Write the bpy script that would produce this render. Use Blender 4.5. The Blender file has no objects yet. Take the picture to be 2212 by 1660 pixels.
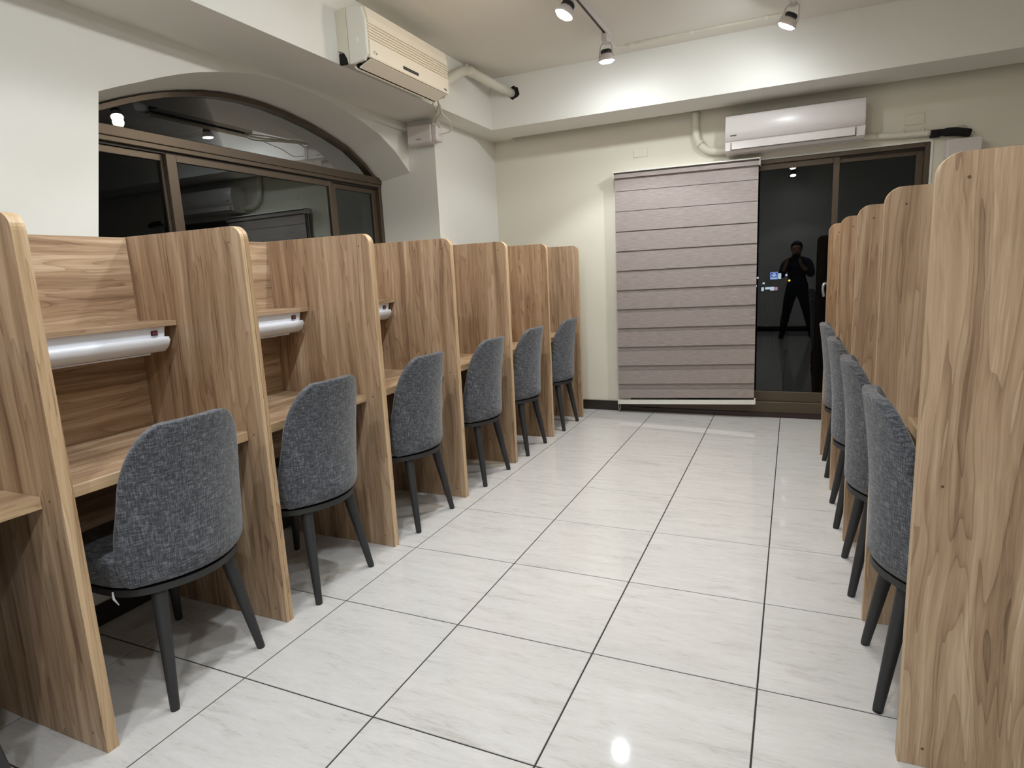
import bpy, bmesh, math, random
from mathutils import Vector, Matrix
random.seed(7)
SC = bpy.context.scene
COL = SC.collection

# ------------------------------------------------------------------ camera
CAM = Vector((1.5618, -1.2505, 1.2286))
F_PX, YAW, PITCH, ROLL = 1334.55, -0.4294, -0.1763, -0.0492
cy, sy = math.cos(YAW), math.sin(YAW)
fw = Vector((sy*math.cos(PITCH), cy*math.cos(PITCH), math.sin(PITCH)))
rt = Vector((cy, -sy, 0.0)); up = rt.cross(fw)
c_, s_ = math.cos(ROLL), math.sin(ROLL)
rt, up = c_*rt + s_*up, -s_*rt + c_*up
cd = bpy.data.cameras.new('camera'); cam = bpy.data.objects.new('camera', cd); COL.objects.link(cam)
M = Matrix((rt, up, -fw)).transposed().to_4x4(); M.translation = CAM
cam.matrix_world = M
cd.sensor_width = 36.0; cd.sensor_fit = 'HORIZONTAL'; cd.lens = 36.0*F_PX/2212.0; cd.clip_start = 0.02
SC.camera = cam
# ------------------------------------------------------------------ world (night) and exposure
w = bpy.data.worlds.new('night'); SC.world = w; w.use_nodes = True
w.node_tree.nodes['Background'].inputs[0].default_value = (0.010, 0.012, 0.018, 1)
w.node_tree.nodes['Background'].inputs[1].default_value = 0.12
vs = SC.view_settings
vs.view_transform = 'Standard'; vs.look = 'None'; vs.gamma = 1.0; vs.use_curve_mapping = False
vs.exposure = 0.06
LAMP_W, LENS_L = 21.5, 215.0      # reflector beam power and radiance of the frosted lens of one spotlight
BEAM_ANGLE, BEAM_BLEND = math.radians(106), 0.25
COOL, WARM = (0.90, 0.96, 1.0), (1.0, 0.84, 0.62)

# ------------------------------------------------------------------ materials
def new_mat(name):
    m = bpy.data.materials.new(name); m.use_nodes = True
    nt = m.node_tree; return m, nt, nt.nodes, nt.links, nt.nodes['Principled BSDF']
def srgb(r, g, b):
    f = lambda c: (c/255/12.92) if c/255 <= 0.04045 else ((c/255+0.055)/1.055)**2.4
    return (f(r), f(g), f(b), 1.0)
def plain(name, col, rough=0.5, metal=0.0, bump=0.0, bscale=200.0, var=0.0, spec=0.5):
    m, nt, N, L, b = new_mat(name)
    b.inputs['Base Color'].default_value = col; b.inputs['Roughness'].default_value = rough
    b.inputs['Metallic'].default_value = metal; b.inputs['Specular IOR Level'].default_value = spec
    tc = N.new('ShaderNodeTexCoord')
    if bump or var:
        nz = N.new('ShaderNodeTexNoise'); nz.inputs['Scale'].default_value = bscale; nz.inputs['Detail'].default_value = 3
        L.new(tc.outputs['Object'], nz.inputs['Vector'])
    if bump:
        bp = N.new('ShaderNodeBump'); bp.inputs['Strength'].default_value = bump; bp.inputs['Distance'].default_value = 0.002
        L.new(nz.outputs['Fac'], bp.inputs['Height']); L.new(bp.outputs['Normal'], b.inputs['Normal'])
    if var:
        mx = N.new('ShaderNodeMixRGB'); mx.blend_type = 'MULTIPLY'; mx.inputs['Fac'].default_value = var
        mx.inputs[1].default_value = col; L.new(nz.outputs['Fac'], mx.inputs[2]); L.new(mx.outputs[0], b.inputs['Base Color'])
    return m
def emit(name, col, strength):
    m = bpy.data.materials.new(name); m.use_nodes = True; nt = m.node_tree; nt.nodes.clear()
    e = nt.nodes.new('ShaderNodeEmission'); o = nt.nodes.new('ShaderNodeOutputMaterial')
    e.inputs[0].default_value = (*col[:3], 1); e.inputs[1].default_value = strength
    nt.links.new(e.outputs[0], o.inputs[0]); return m
def wood(name, axis, cols, gain=1.0):
    """laminate wood: streaks run along local axis 0/1/2"""
    m, nt, N, L, b = new_mat(name)
    tc = N.new('ShaderNodeTexCoord'); oi = N.new('ShaderNodeObjectInfo')
    off = N.new('ShaderNodeVectorMath'); off.operation = 'SCALE'
    cmb = N.new('ShaderNodeCombineXYZ')
    for i in range(3):
        mt = N.new('ShaderNodeMath'); mt.operation = 'MULTIPLY'; mt.inputs[1].default_value = (37.0, 53.0, 71.0)[i]
        L.new(oi.outputs['Random'], mt.inputs[0]); L.new(mt.outputs[0], cmb.inputs[i])
    add = N.new('ShaderNodeVectorMath'); add.operation = 'ADD'
    # slow sideways wander of the grain
    wm = N.new('ShaderNodeMapping'); ws = [3.2]*3; ws[axis] = 1.3; wm.inputs['Scale'].default_value = ws
    wn = N.new('ShaderNodeTexNoise'); wn.inputs['Scale'].default_value = 1.0; wn.inputs['Detail'].default_value = 3.0
    wa = N.new('ShaderNodeVectorMath'); wa.operation = 'ADD'
    L.new(tc.outputs['Object'], wa.inputs[0]); L.new(cmb.outputs[0], wa.inputs[1]); L.new(wa.outputs[0], wm.inputs['Vector']); L.new(wm.outputs[0], wn.inputs['Vector'])
    wsc = N.new('ShaderNodeVectorMath'); wsc.operation = 'MULTIPLY'; mul = [0.065]*3; mul[axis] = 0.0; wsc.inputs[1].default_value = mul
    L.new(wn.outputs['Color'], wsc.inputs[0])
    L.new(wa.outputs[0], add.inputs[0]); L.new(wsc.outputs[0], add.inputs[1])
    def nz(across, along, detail, dist, rough=0.5):
        mp = N.new('ShaderNodeMapping'); s = [across]*3; s[axis] = along; mp.inputs['Scale'].default_value = s
        n = N.new('ShaderNodeTexNoise'); n.inputs['Scale'].default_value = 1.0; n.inputs['Detail'].default_value = detail
        n.inputs['Distortion'].default_value = dist; n.inputs['Roughness'].default_value = rough
        L.new(add.outputs[0], mp.inputs['Vector']); L.new(mp.outputs[0], n.inputs['Vector']); return n.outputs['Fac']
    def math_(op, a, bb=None):
        mt = N.new('ShaderNodeMath'); mt.operation = op
        for i, v in enumerate((a, bb)):
            if v is None: continue
            if isinstance(v, (int, float)): mt.inputs[i].default_value = v
            else: L.new(v, mt.inputs[i])
        return mt.outputs[0]
    broad = nz(13.0, 0.8, 2.0, 0.8)
    streak = nz(30.0, 0.7, 5.0, 0.5, 0.62)
    fibre = nz(300.0, 7.0, 3.0, 0.0)
    # contour lines of the broad field make the cathedral grain
    saw = math_('FRACT', math_('MULTIPLY', broad, 9.0))
    line = math_('POWER', saw, 5.0)
    a = math_('MULTIPLY', math_('SUBTRACT', broad, 0.5), 0.8)
    bq = math_('MULTIPLY', math_('SUBTRACT', streak, 0.5), 1.45)
    cq = math_('MULTIPLY', math_('SUBTRACT', fibre, 0.5), 0.42)
    v = math_('ADD', math_('ADD', a, bq), math_('ADD', cq, 0.55))
    v = math_('SUBTRACT', v, math_('MULTIPLY', line, 0.30))
    rp = N.new('ShaderNodeValToRGB'); L.new(v, rp.inputs[0])
    e = rp.color_ramp.elements
    e[0].position = 0.06; e[0].color = cols[0]; e[1].position = 0.98; e[1].color = cols[3]
    q = e.new(0.40); q.color = cols[1]; q = e.new(0.68); q.color = cols[2]
    L.new(rp.outputs[0], b.inputs['Base Color'])
    b.inputs['Roughness'].default_value = 0.42; b.inputs['Specular IOR Level'].default_value = 0.35
    bp = N.new('ShaderNodeBump'); bp.inputs['Strength'].default_value = 0.12; bp.inputs['Distance'].default_value = 0.001
    L.new(fibre, bp.inputs['Height']); L.new(bp.outputs['Normal'], b.inputs['Normal'])
    return m
WC = [srgb(121, 95, 73), srgb(164, 135, 107), srgb(187, 159, 130), srgb(214, 191, 162)]
EC = [srgb(152, 122, 90), srgb(188, 158, 123), srgb(203, 174, 138), srgb(220, 194, 159)]
W_Z, W_Y = wood('wood_grain_upright', 2, WC), wood('wood_grain_across', 1, WC)
E_Z, E_Y = wood('wood_edge_upright', 2, EC), wood('wood_edge_across', 1, EC)

def fabric_mat():
    m, nt, N, L, b = new_mat('grey_melange_fabric')
    tc = N.new('ShaderNodeTexCoord')
    def nz(sc, d=2):
        mp = N.new('ShaderNodeMapping'); mp.inputs['Scale'].default_value = sc
        n = N.new('ShaderNodeTexNoise'); n.inputs['Scale'].default_value = 1; n.inputs['Detail'].default_value = d
        L.new(tc.outputs['Object'], mp.inputs['Vector']); L.new(mp.outputs[0], n.inputs['Vector']); return n.outputs['Fac']
    a = nz((42, 42, 330)); c = nz((330, 330, 42)); g = nz((26, 26, 26), 4)
    mx = N.new('ShaderNodeMath'); mx.operation = 'ADD'; L.new(a, mx.inputs[0]); L.new(c, mx.inputs[1])
    m2 = N.new('ShaderNodeMath'); m2.operation = 'MULTIPLY_ADD'; L.new(g, m2.inputs[0]); m2.inputs[1].default_value = 0.12; L.new(mx.outputs[0], m2.inputs[2])
    rp = N.new('ShaderNodeValToRGB'); mr = N.new('ShaderNodeMapRange')
    mr.inputs[1].default_value = 0.75; mr.inputs[2].default_value = 1.5
    L.new(m2.outputs[0], mr.inputs[0]); L.new(mr.outputs[0], rp.inputs[0])
    e = rp.color_ramp.elements
    e[0].position = 0.2; e[0].color = srgb(60, 61, 65); e[1].position = 0.85; e[1].color = srgb(126, 127, 133)
    q = e.new(0.5); q.color = srgb(88, 90, 95)
    L.new(rp.outputs[0], b.inputs['Base Color'])
    b.inputs['Roughness'].default_value = 0.95; b.inputs['Specular IOR Level'].default_value = 0.15
    b.inputs['Sheen Weight'].default_value = 0.25
    bp = N.new('ShaderNodeBump'); bp.inputs['Strength'].default_value = 0.35; bp.inputs['Distance'].default_value = 0.001
    L.new(mx.outputs[0], bp.inputs['Height']); L.new(bp.outputs['Normal'], b.inputs['Normal'])
    return m
FABRIC = fabric_mat()

def tile_mat():
    m, nt, N, L, b = new_mat('polished_stone_tile')
    tc = N.new('ShaderNodeTexCoord'); oi = N.new('ShaderNodeObjectInfo')
    cmb = N.new('ShaderNodeCombineXYZ')
    for i in range(3):
        mt = N.new('ShaderNodeMath'); mt.operation = 'MULTIPLY'; mt.inputs[1].default_value = (13.0, 29.0, 7.0)[i]
        L.new(oi.outputs['Random'], mt.inputs[0]); L.new(mt.outputs[0], cmb.inputs[i])
    add = N.new('ShaderNodeVectorMath'); add.operation = 'ADD'
    L.new(tc.outputs['Object'], add.inputs[0]); L.new(cmb.outputs[0], add.inputs[1])
    def nz(sc, d, dist):
        mp = N.new('ShaderNodeMapping'); mp.inputs['Scale'].default_value = sc
        n = N.new('ShaderNodeTexNoise'); n.inputs['Scale'].default_value = 1; n.inputs['Detail'].default_value = d
        n.inputs['Distortion'].default_value = dist; n.inputs['Roughness'].default_value = 0.6
        L.new(add.outputs[0], mp.inputs['Vector']); L.new(mp.outputs[0], n.inputs['Vector']); return n.outputs['Fac']
    a = nz((5, 26, 5), 5, 0.8); c = nz((26, 150, 20), 4, 0.4)
    mx = N.new('ShaderNodeMath'); mx.operation = 'MULTIPLY_ADD'; L.new(c, mx.inputs[0]); mx.inputs[1].default_value = 0.7; L.new(a, mx.inputs[2])
    rp = N.new('ShaderNodeValToRGB'); mr = N.new('ShaderNodeMapRange'); mr.inputs[1].default_value = 0.55; mr.inputs[2].default_value = 1.15
    L.new(mx.outputs[0], mr.inputs[0]); L.new(mr.outputs[0], rp.inputs[0])
    e = rp.color_ramp.elements
    e[0].position = 0.0; e[0].color = srgb(183, 179, 175); e[1].position = 1.0; e[1].color = srgb(211, 208, 206)
    q = e.new(0.35); q.color = srgb(201, 198, 195)
    L.new(rp.outputs[0], b.inputs['Base Color'])
    b.inputs['Roughness'].default_value = 0.055; b.inputs['Specular IOR Level'].default_value = 0.5
    return m
TILE = tile_mat()
GROUT = plain('dark_grout', srgb(48, 44, 42), 0.9, bump=0.2)
PAINT = plain('cream_wall_paint', srgb(231, 229, 222), 0.7, bump=0.08, bscale=140, spec=0.25)
PAINT_B = plain('warm_light_wall_paint', srgb(226, 220, 204), 0.7, bump=0.08, bscale=140, spec=0.25)  # back wall: warm bounced light put into the base colour
CEIL = plain('ceiling_paint', srgb(226, 221, 211), 0.8, bump=0.05, bscale=120, spec=0.2)
BLACKBASE = plain('black_skirting', srgb(46, 42, 36), 0.35, var=0.3, bscale=30)
BRONZE = plain('bronze_aluminium', srgb(89, 76, 62), 0.38, 0.35, bump=0.05, bscale=60)
BRONZE_D = plain('dark_rebate', srgb(40, 33, 29), 0.5)
GRANITE = plain('dark_red_granite', srgb(58, 42, 40), 0.3, var=0.4, bscale=120)
BLACKMETAL = plain('black_powder_coat', srgb(43, 43, 44), 0.55, bump=0.1, bscale=400)
BLACKPLASTIC = plain('black_plastic', srgb(22, 22, 23), 0.5)
WHITEPLASTIC = plain('white_plastic', srgb(218, 211, 208), 0.3)
AGEDPLASTIC = plain('aged_white_plastic', srgb(238, 229, 212), 0.4)
AGEDSIDE = plain('yellowed_plastic', srgb(216, 213, 195), 0.5)
SIDEPLASTIC = plain('aged_grey_white_plastic', srgb(226, 224, 214), 0.45)
LAMPWHITE = plain('lamp_white_plastic', srgb(238, 240, 246), 0.35)
WHITEMETAL = plain('white_metal', srgb(214, 206, 203), 0.45)
CONDUIT = plain('cream_conduit', srgb(222, 217, 202), 0.5)
FOAM = plain('black_foam', srgb(24, 22, 23), 0.95, bump=0.6, bscale=300)
SILVER = plain('satin_steel', srgb(190, 190, 190), 0.3, 0.9)
REDSWITCH = plain('dark_red_switch', srgb(112, 52, 54), 0.35)
HOLE = plain('hole_dark', srgb(18, 16, 14), 0.9)
GREYPRINT = plain('grey_print', srgb(120, 112, 98), 0.6)
DARKPRINT = plain('dark_print', srgb(74, 64, 56), 0.6)
RAILWHITE = plain('white_rail', srgb(232, 229, 220), 0.4)
SCREW = plain('dark_screw_cap', srgb(98, 76, 55), 0.6)

def blind_mat(name='taupe_blind_fabric', k=1.0):
    m, nt, N, L, b = new_mat(name)
    tc = N.new('ShaderNodeTexCoord'); mp = N.new('ShaderNodeMapping'); mp.inputs['Scale'].default_value = (14, 14, 420)
    n = N.new('ShaderNodeTexNoise'); n.inputs['Scale'].default_value = 1; n.inputs['Detail'].default_value = 4
    L.new(tc.outputs['Object'], mp.inputs['Vector']); L.new(mp.outputs[0], n.inputs['Vector'])
    rp = N.new('ShaderNodeValToRGB'); L.new(n.outputs['Fac'], rp.inputs[0])
    e = rp.color_ramp.elements; e[0].position = 0.3; e[0].color = srgb(142*k, 131*k, 126*k); e[1].position = 0.7; e[1].color = srgb(176*k, 164*k, 159*k)
    L.new(rp.outputs[0], b.inputs['Base Color']); b.inputs['Roughness'].default_value = 0.9; b.inputs['Specular IOR Level'].default_value = 0.2
    return m
BLIND, BLIND_R = blind_mat(), blind_mat('taupe_blind_shaded_rear', 0.90)  # rear bands: shade behind the sheer layer put into a darker taupe

def glass_mat(name, k):
    m = bpy.data.materials.new(name); m.use_nodes = True; nt = m.node_tree; N = nt.nodes; L = nt.links; N.clear()
    o = N.new('ShaderNodeOutputMaterial'); mx = N.new('ShaderNodeMixShader')
    t = N.new('ShaderNodeBsdfTransparent'); t.inputs[0].default_value = (0.62, 0.64, 0.62, 1)
    g = N.new('ShaderNodeBsdfGlossy'); g.inputs['Roughness'].default_value = 0.0; g.inputs['Color'].default_value = (0.9, 0.92, 0.95, 1)
    fr = N.new('ShaderNodeFresnel'); fr.inputs['IOR'].default_value = 1.45
    ml = N.new('ShaderNodeMath'); ml.operation = 'MULTIPLY'; ml.inputs[1].default_value = k; L.new(fr.outputs[0], ml.inputs[0]); L.new(ml.outputs[0], mx.inputs[0]); L.new(t.outputs[0], mx.inputs[1]); L.new(g.outputs[0], mx.inputs[2]); L.new(mx.outputs[0], o.inputs[0])
    return m
GLASS, WGLASS = glass_mat('door_glass', 1.1), glass_mat('window_glass', 0.5)

# ------------------------------------------------------------------ mesh helpers
def finish(name, bm, mat, parent=None, smooth=False, loc=None):
    me = bpy.data.meshes.new(name); bm.to_mesh(me); bm.free()
    for mm in (mat if isinstance(mat, (list, tuple)) else [mat]): me.materials.append(mm)
    if smooth:
        for p in me.polygons: p.use_smooth = True
    o = bpy.data.objects.new(name, me); COL.objects.link(o)
    if parent: o.parent = parent
    if loc: o.location = loc
    return o
def empty(name, label, cat, loc=(0, 0, 0), group=None, kind=None):
    o = bpy.data.objects.new(name, None); COL.objects.link(o); o.location = loc; o.empty_display_size = 0.1
    if label: o['label'] = label
    if cat: o['category'] = cat
    if group: o['group'] = group
    if kind: o['kind'] = kind
    return o
def structure(o, label, cat='structure'):
    o['kind'] = 'structure'; o['label'] = label; o['category'] = cat; return o
def add_box(bm, x0, x1, y0, y1, z0, z1, bevel=0.0, mi=0, seg=1):
    x0, x1 = min(x0, x1), max(x0, x1)
    vs_ = [bm.verts.new(p) for p in ((x0,y0,z0),(x1,y0,z0),(x1,y1,z0),(x0,y1,z0),(x0,y0,z1),(x1,y0,z1),(x1,y1,z1),(x0,y1,z1))]
    fs = [bm.faces.new([vs_[i] for i in q]) for q in ((3,2,1,0),(4,5,6,7),(0,1,5,4),(1,2,6,5),(2,3,7,6),(3,0,4,7))]
    for f in fs: f.material_index = mi
    if bevel:
        es = list({e for f in fs for e in f.edges})
        r = bmesh.ops.bevel(bm, geom=es, offset=bevel, segments=seg, affect='EDGES', profile=0.5)
        for f in r['faces']: f.material_index = mi
    return fs
def box(name, mat, x0, x1, y0, y1, z0, z1, parent=None, bevel=0.0, seg=1, loc=None):
    bm = bmesh.new(); add_box(bm, x0, x1, y0, y1, z0, z1, bevel, 0, seg)
    return finish(name, bm, mat, parent, loc=loc)
def extrude_poly(name, pts, axis, a0, a1, mat, parent=None, edge_mi=0, bevel=0.0, smooth=False):
    """closed 2D outline extruded along axis (0/1/2) from a0 to a1"""
    def P(u, v, a): return {0: (a, u, v), 1: (u, a, v), 2: (u, v, a)}[axis]
    bm = bmesh.new(); n = len(pts)
    A = [bm.verts.new(P(u, v, a0)) for u, v in pts]; B = [bm.verts.new(P(u, v, a1)) for u, v in pts]
    f1 = bm.faces.new(A); f2 = bm.faces.new(B[::-1])
    for i in range(n):
        f = bm.faces.new((A[i], B[i], B[(i+1) % n], A[(i+1) % n])); f.material_index = edge_mi
        if smooth: f.smooth = True
    if bevel:
        es = [e for f in (f1, f2) for e in f.edges]
        r = bmesh.ops.bevel(bm, geom=es, offset=bevel, segments=2, affect='EDGES', profile=0.5)
        for f in r['faces']: f.material_index = edge_mi
    bmesh.ops.recalc_face_normals(bm, faces=bm.faces[:])
    return finish(name, bm, mat, parent)
def add_tube(bm, pts, radii, seg=12, cap=True, mi=0):
    pts = [Vector(p) for p in pts]
    if not isinstance(radii, (list, tuple)): radii = [radii]*len(pts)
    rings = []; ref = None
    for i, p in enumerate(pts):
        d = (pts[min(i+1, len(pts)-1)] - pts[max(i-1, 0)]).normalized()
        if ref is None:
            ref = d.orthogonal().normalized()
        ref = (ref - d*ref.dot(d)).normalized(); b = d.cross(ref)
        rings.append([bm.verts.new(p + radii[i]*(math.cos(2*math.pi*k/seg)*ref + math.sin(2*math.pi*k/seg)*b)) for k in range(seg)])
    for r0, r1 in zip(rings, rings[1:]):
        for k in range(seg):
            f = bm.faces.new((r0[k], r0[(k+1) % seg], r1[(k+1) % seg], r1[k])); f.smooth = True; f.material_index = mi
    if cap:
        f = bm.faces.new(rings[0][::-1]); f.material_index = mi
        f = bm.faces.new(rings[-1]); f.material_index = mi
def tube(name, mat, pts, radii, parent=None, seg=12):
    bm = bmesh.new(); add_tube(bm, pts, radii, seg); return finish(name, bm, mat, parent)
def smooth_path(pts, n=6):
    P = [Vector(p) for p in pts]; out = []
    for i in range(len(P)-1):
        p0, p1, p2, p3 = P[max(i-1, 0)], P[i], P[i+1], P[min(i+2, len(P)-1)]
        for k in range(n):
            t = k/n
            out.append(0.5*((2*p1) + (p2-p0)*t + (2*p0-5*p1+4*p2-p3)*t*t + (3*p1-p0-3*p2+p3)*t**3))
    out.append(P[-1]); return out
def text_mesh(name, s, size, mat, parent, mtx, depth=0.0006):
    cu = bpy.data.curves.new(name, 'FONT'); cu.body = s; cu.size = size; cu.extrude = depth; cu.align_x = 'CENTER'; cu.align_y = 'CENTER'
    tmp = bpy.data.objects.new(name, cu); COL.objects.link(tmp)
    dg = bpy.context.evaluated_depsgraph_get(); me = bpy.data.meshes.new_from_object(tmp.evaluated_get(dg))
    bpy.data.objects.remove(tmp); me.materials.clear(); me.materials.append(mat)
    o = bpy.data.objects.new(name, me); COL.objects.link(o)
    if parent: o.parent = parent
    o.matrix_local = mtx; return o

# ------------------------------------------------------------------ room shell
YB, ZC, ZBM = 3.975, 2.76, 2.38          # back wall, ceiling, underside of beams
XL, XB, XCOL, XWIN = -1.12, -0.691, -0.891, -1.427
YR, XR = -2.6, 3.7                        # rear wall behind the camera, right wall
YCOL, YBB = 2.935, 3.522

# floor: grout bed + every tile a part
bm = bmesh.new(); add_box(bm, -1.5, XR+0.2, YR-0.2, YB+0.35, -0.12, -0.0025)
floor = structure(finish('floor', bm, GROUT), 'glossy pale stone tile floor with thin dark joints', 'floor')
G = 0.0048
def tile_mesh(x0, x1, y0, y1):
    bm = bmesh.new(); c = 0.0012; zt, zb = 0.0, -0.004
    lo = [bm.verts.new(p) for p in ((x0,y0,zb),(x1,y0,zb),(x1,y1,zb),(x0,y1,zb))]
    mi = [bm.verts.new(p) for p in ((x0,y0,zt-c),(x1,y0,zt-c),(x1,y1,zt-c),(x0,y1,zt-c))]
    tp = [bm.verts.new(p) for p in ((x0+c,y0+c,zt),(x1-c,y0+c,zt),(x1-c,y1-c,zt),(x0+c,y1-c,zt))]
    bm.faces.new(tp)
    for i in range(4):
        j = (i+1) % 4
        bm.faces.new((lo[i], lo[j], mi[j], mi[i])); bm.faces.new((mi[i], mi[j], tp[j], tp[i]))
    me = bpy.data.meshes.new('tile'); bm.to_mesh(me); bm.free(); me.materials.append(TILE); return me
full = tile_mesh(G/2, 0.5-G/2, G/2, 0.5-G/2)
for ix in range(-3, 8):
    for iy in range(-6, 8):
        x0, y0 = ix*0.5, iy*0.5
        cx0, cx1, cy0, cy1 = max(x0, XL+0.335), min(x0+0.5, XR), max(y0, YR), min(y0+0.5, YB)
        if cx1-cx0 < 0.02 or cy1-cy0 < 0.02: continue
        if cx1-cx0 > 0.499 and cy1-cy0 > 0.499: me = full
        else: me = tile_mesh(cx0-x0+G/2, cx1-x0-G/2, cy0-y0+G/2, cy1-y0-G/2)
        t = bpy.data.objects.new('tile', me); COL.objects.link(t); t.parent = floor; t.location = (x0, y0, 0)

structure(box('ceiling', CEIL, -1.6, XR+0.2, YR-0.2, YB+0.35, ZC, ZC+0.15), 'plain cream ceiling with two light tracks', 'ceiling')
structure(box('wall_rear', PAINT, -1.6, XR+0.2, YR-0.2, YR, 0, ZC), 'plain wall behind the camera seen only as a reflection in the door glass', 'wall')
structure(box('wall_right', PAINT, XR, XR+0.2, YR, YB, 0, ZC), 'plain right wall behind the right row of carrels', 'wall')

# left wall with the arched recess
ARCH = [(0.585, 2.068), (0.68, 2.110), (0.777, 2.150), (0.89, 2.198), (1.001, 2.240), (1.11, 2.276), (1.222, 2.306), (1.36, 2.338), (1.503, 2.360),
        (1.66, 2.371), (1.822, 2.370), (2.0, 2.357), (2.193, 2.330), (2.38, 2.292), (2.578, 2.238), (2.76, 2.150), (2.935, 2.022)]
SILL_Z = 1.02
def jamb_y(z): return 0.487 + (z-1.471)*(0.585-0.487)/(2.068-1.471)
bm = bmesh.new()
TOPZ = 2.46
def V(y, z, x=XL): return bm.verts.new((x, y, z))
ringF = [V(jamb_y(SILL_Z), SILL_Z)] + [V(y, z) for y, z in ARCH] + [V(YCOL, SILL_Z)]
BACK = [(y, z-0.050) for y, z in ARCH]          # the soffit drops a little towards the window
ringB = [V(jamb_y(SILL_Z), SILL_Z, XWIN-0.05)] + [V(y, z, XWIN-0.05) for y, z in BACK] + [V(YCOL, SILL_Z, XWIN-0.05)]
ringS = [V(y, z) for y, z in ARCH]
n = len(ringF)
for i in range(len(ARCH)-1):
    f = bm.faces.new((ringS[i], ringS[i+1], ringB[i+2], ringB[i+1])); f.smooth = True
bm.faces.new((ringF[0], ringS[0], ringB[1], ringB[0])); bm.faces.new((ringF[-1], ringF[0], ringB[0], ringB[-1]))
tops = [V(y, TOPZ) for y, z in ARCH]
for i in range(len(ARCH)-1): bm.faces.new((ringF[i+1], tops[i], tops[i+1], ringF[i+2]))
c0, c1, c2, c3 = V(YR, 0), V(YR, SILL_Z), V(YR, TOPZ), V(jamb_y(SILL_Z), 0)
c4 = V(YCOL, 0)
bm.faces.new((c0, c1, ringF[0], c3)); bm.faces.new((c1, c2, tops[0], ringF[1], ringF[0])); bm.faces.new((c3, ringF[0], ringF[-1], c4))
bmesh.ops.recalc_face_normals(bm, faces=bm.faces[:])
structure(finish('wall_left', bm, PAINT), 'off-white left wall pierced by an arched window recess', 'wall')
structure(box('column', PAINT, -1.6, XCOL, YCOL, YB+0.1, 0, ZBM+0.03), 'off-white square column right of the arched window', 'column')
structure(box('trim_1', PAINT, XL, -0.785, YR, YCOL, 0, 0.95), 'low plastered ledge under the arched window behind the carrels', 'ledge')
structure(box('baseboard_left', BLACKBASE, -0.785, -0.773, YR, YCOL, 0.0005, 0.082), 'black skirting along the foot of the left ledge', 'skirting')
structure(box('beam_left', PAINT, XL-0.4, XB, YR, YB+0.1, ZBM, ZC), 'long plastered ceiling beam along the left wall', 'beam')
structure(box('beam_back', PAINT, XB, XR, YBB, 3.895, ZBM, ZC), 'plastered ceiling beam across the back of the room', 'beam')
# back wall with the door opening
DX0, DX1, DZ1 = 0.30, 2.392, 1.978
bm = bmesh.new()
add_box(bm, -1.6, DX0, YB, YB+0.16, 0, ZC); add_box(bm, DX1, XR+0.2, YB, YB+0.16, 0, ZC); add_box(bm, DX0, DX1, YB, YB+0.16, DZ1, ZC)
structure(finish('wall_back', bm, PAINT_B), 'off-white back wall tinted as by warm light, with a dark glass sliding door', 'wall')
structure(box('baseboard_back', BLACKBASE, XCOL, DX0, YB-0.012, YB, 0.0005, 0.085), 'black skirting at the foot of the back wall left of the door', 'skirting')
structure(box('baseboard_right', BLACKBASE, DX1, XR, YB-0.012, YB, 0.0005, 0.085), 'black skirting at the foot of the back wall right of the door', 'skirting')
structure(box('baseboard_rear', BLACKBASE, -0.785, XR, YR, YR+0.012, 0.0005, 0.085), 'black skirting on the wall behind the camera', 'skirting')

# ------------------------------------------------------------------ sliding door
door = empty('door_1', 'bronze framed glass sliding door at the back, half covered by the blind', 'door', (0, 0, 0), kind='structure')
box('threshold', GRANITE, DX0, DX1, YB-0.012, YB+0.10, 0.0005, 0.036, door)
def frame_rect(name, x0, x1, z0, z1, y0, y1, wl, wr, wt, wb, mat, parent):
    bm = bmesh.new()
    add_box(bm, x0, x0+wl, y0, y1, z0, z1, 0.002); add_box(bm, x1-wr, x1, y0, y1, z0, z1, 0.002)
    add_box(bm, x0+wl, x1-wr, y0, y1, z1-wt, z1, 0.002); add_box(bm, x0+wl, x1-wr, y0, y1, z0, z0+wb, 0.002)
    return finish(name, bm, mat, parent)
frame_rect('door_frame', DX0, DX1, 0.036, DZ1, YB+0.002, YB+0.11, 0.030, 0.030, 0.03, 0.088, BRONZE, door)
box('frame_rebate', BRONZE_D, DX0+0.03, DX1-0.03, YB+0.034, YB+0.04, DZ1-0.042, DZ1-0.030, door)
box('top_trim', RAILWHITE, DX0, DX1+0.014, YB-0.006, YB+0.004, DZ1, DZ1+0.012, door)
box('side_trim', RAILWHITE, DX1, DX1+0.014, YB-0.006, YB+0.004, 0.085, DZ1, door)
for k, (a, b_, yo) in enumerate(((DX0+0.03, 1.00, 0.07), (0.96, 1.848, 0.042), (1.806, DX1-0.03, 0.07))):
    s = frame_rect('sash', a, b_, 0.124, DZ1-0.03, YB+yo-0.014, YB+yo+0.014, 0.042, 0.042, 0.042, 0.080, BRONZE, door)
    box('pane', GLASS, a+0.042, b_-0.042, YB+yo-0.0005, YB+yo+0.0005, 0.204, DZ1-0.072, s)
    if k == 1:
        h = bmesh.new()
        add_box(h, 1.812, 1.840, YB+yo-0.030, YB+yo-0.014, 0.985, 1.055, 0.004)
        finish('handle_plate', h, SILVER, s)
hd = bmesh.new(); add_tube(hd, smooth_path([(1.796, YB+0.03, 1.040), (1.796, YB-0.015, 1.043), (1.772, YB-0.030, 1.040), (1.766, YB-0.034, 1.0), (1.775, YB-0.034, 0.950)]), 0.010, 10)
finish('door_handle', hd, SILVER, door)

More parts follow.
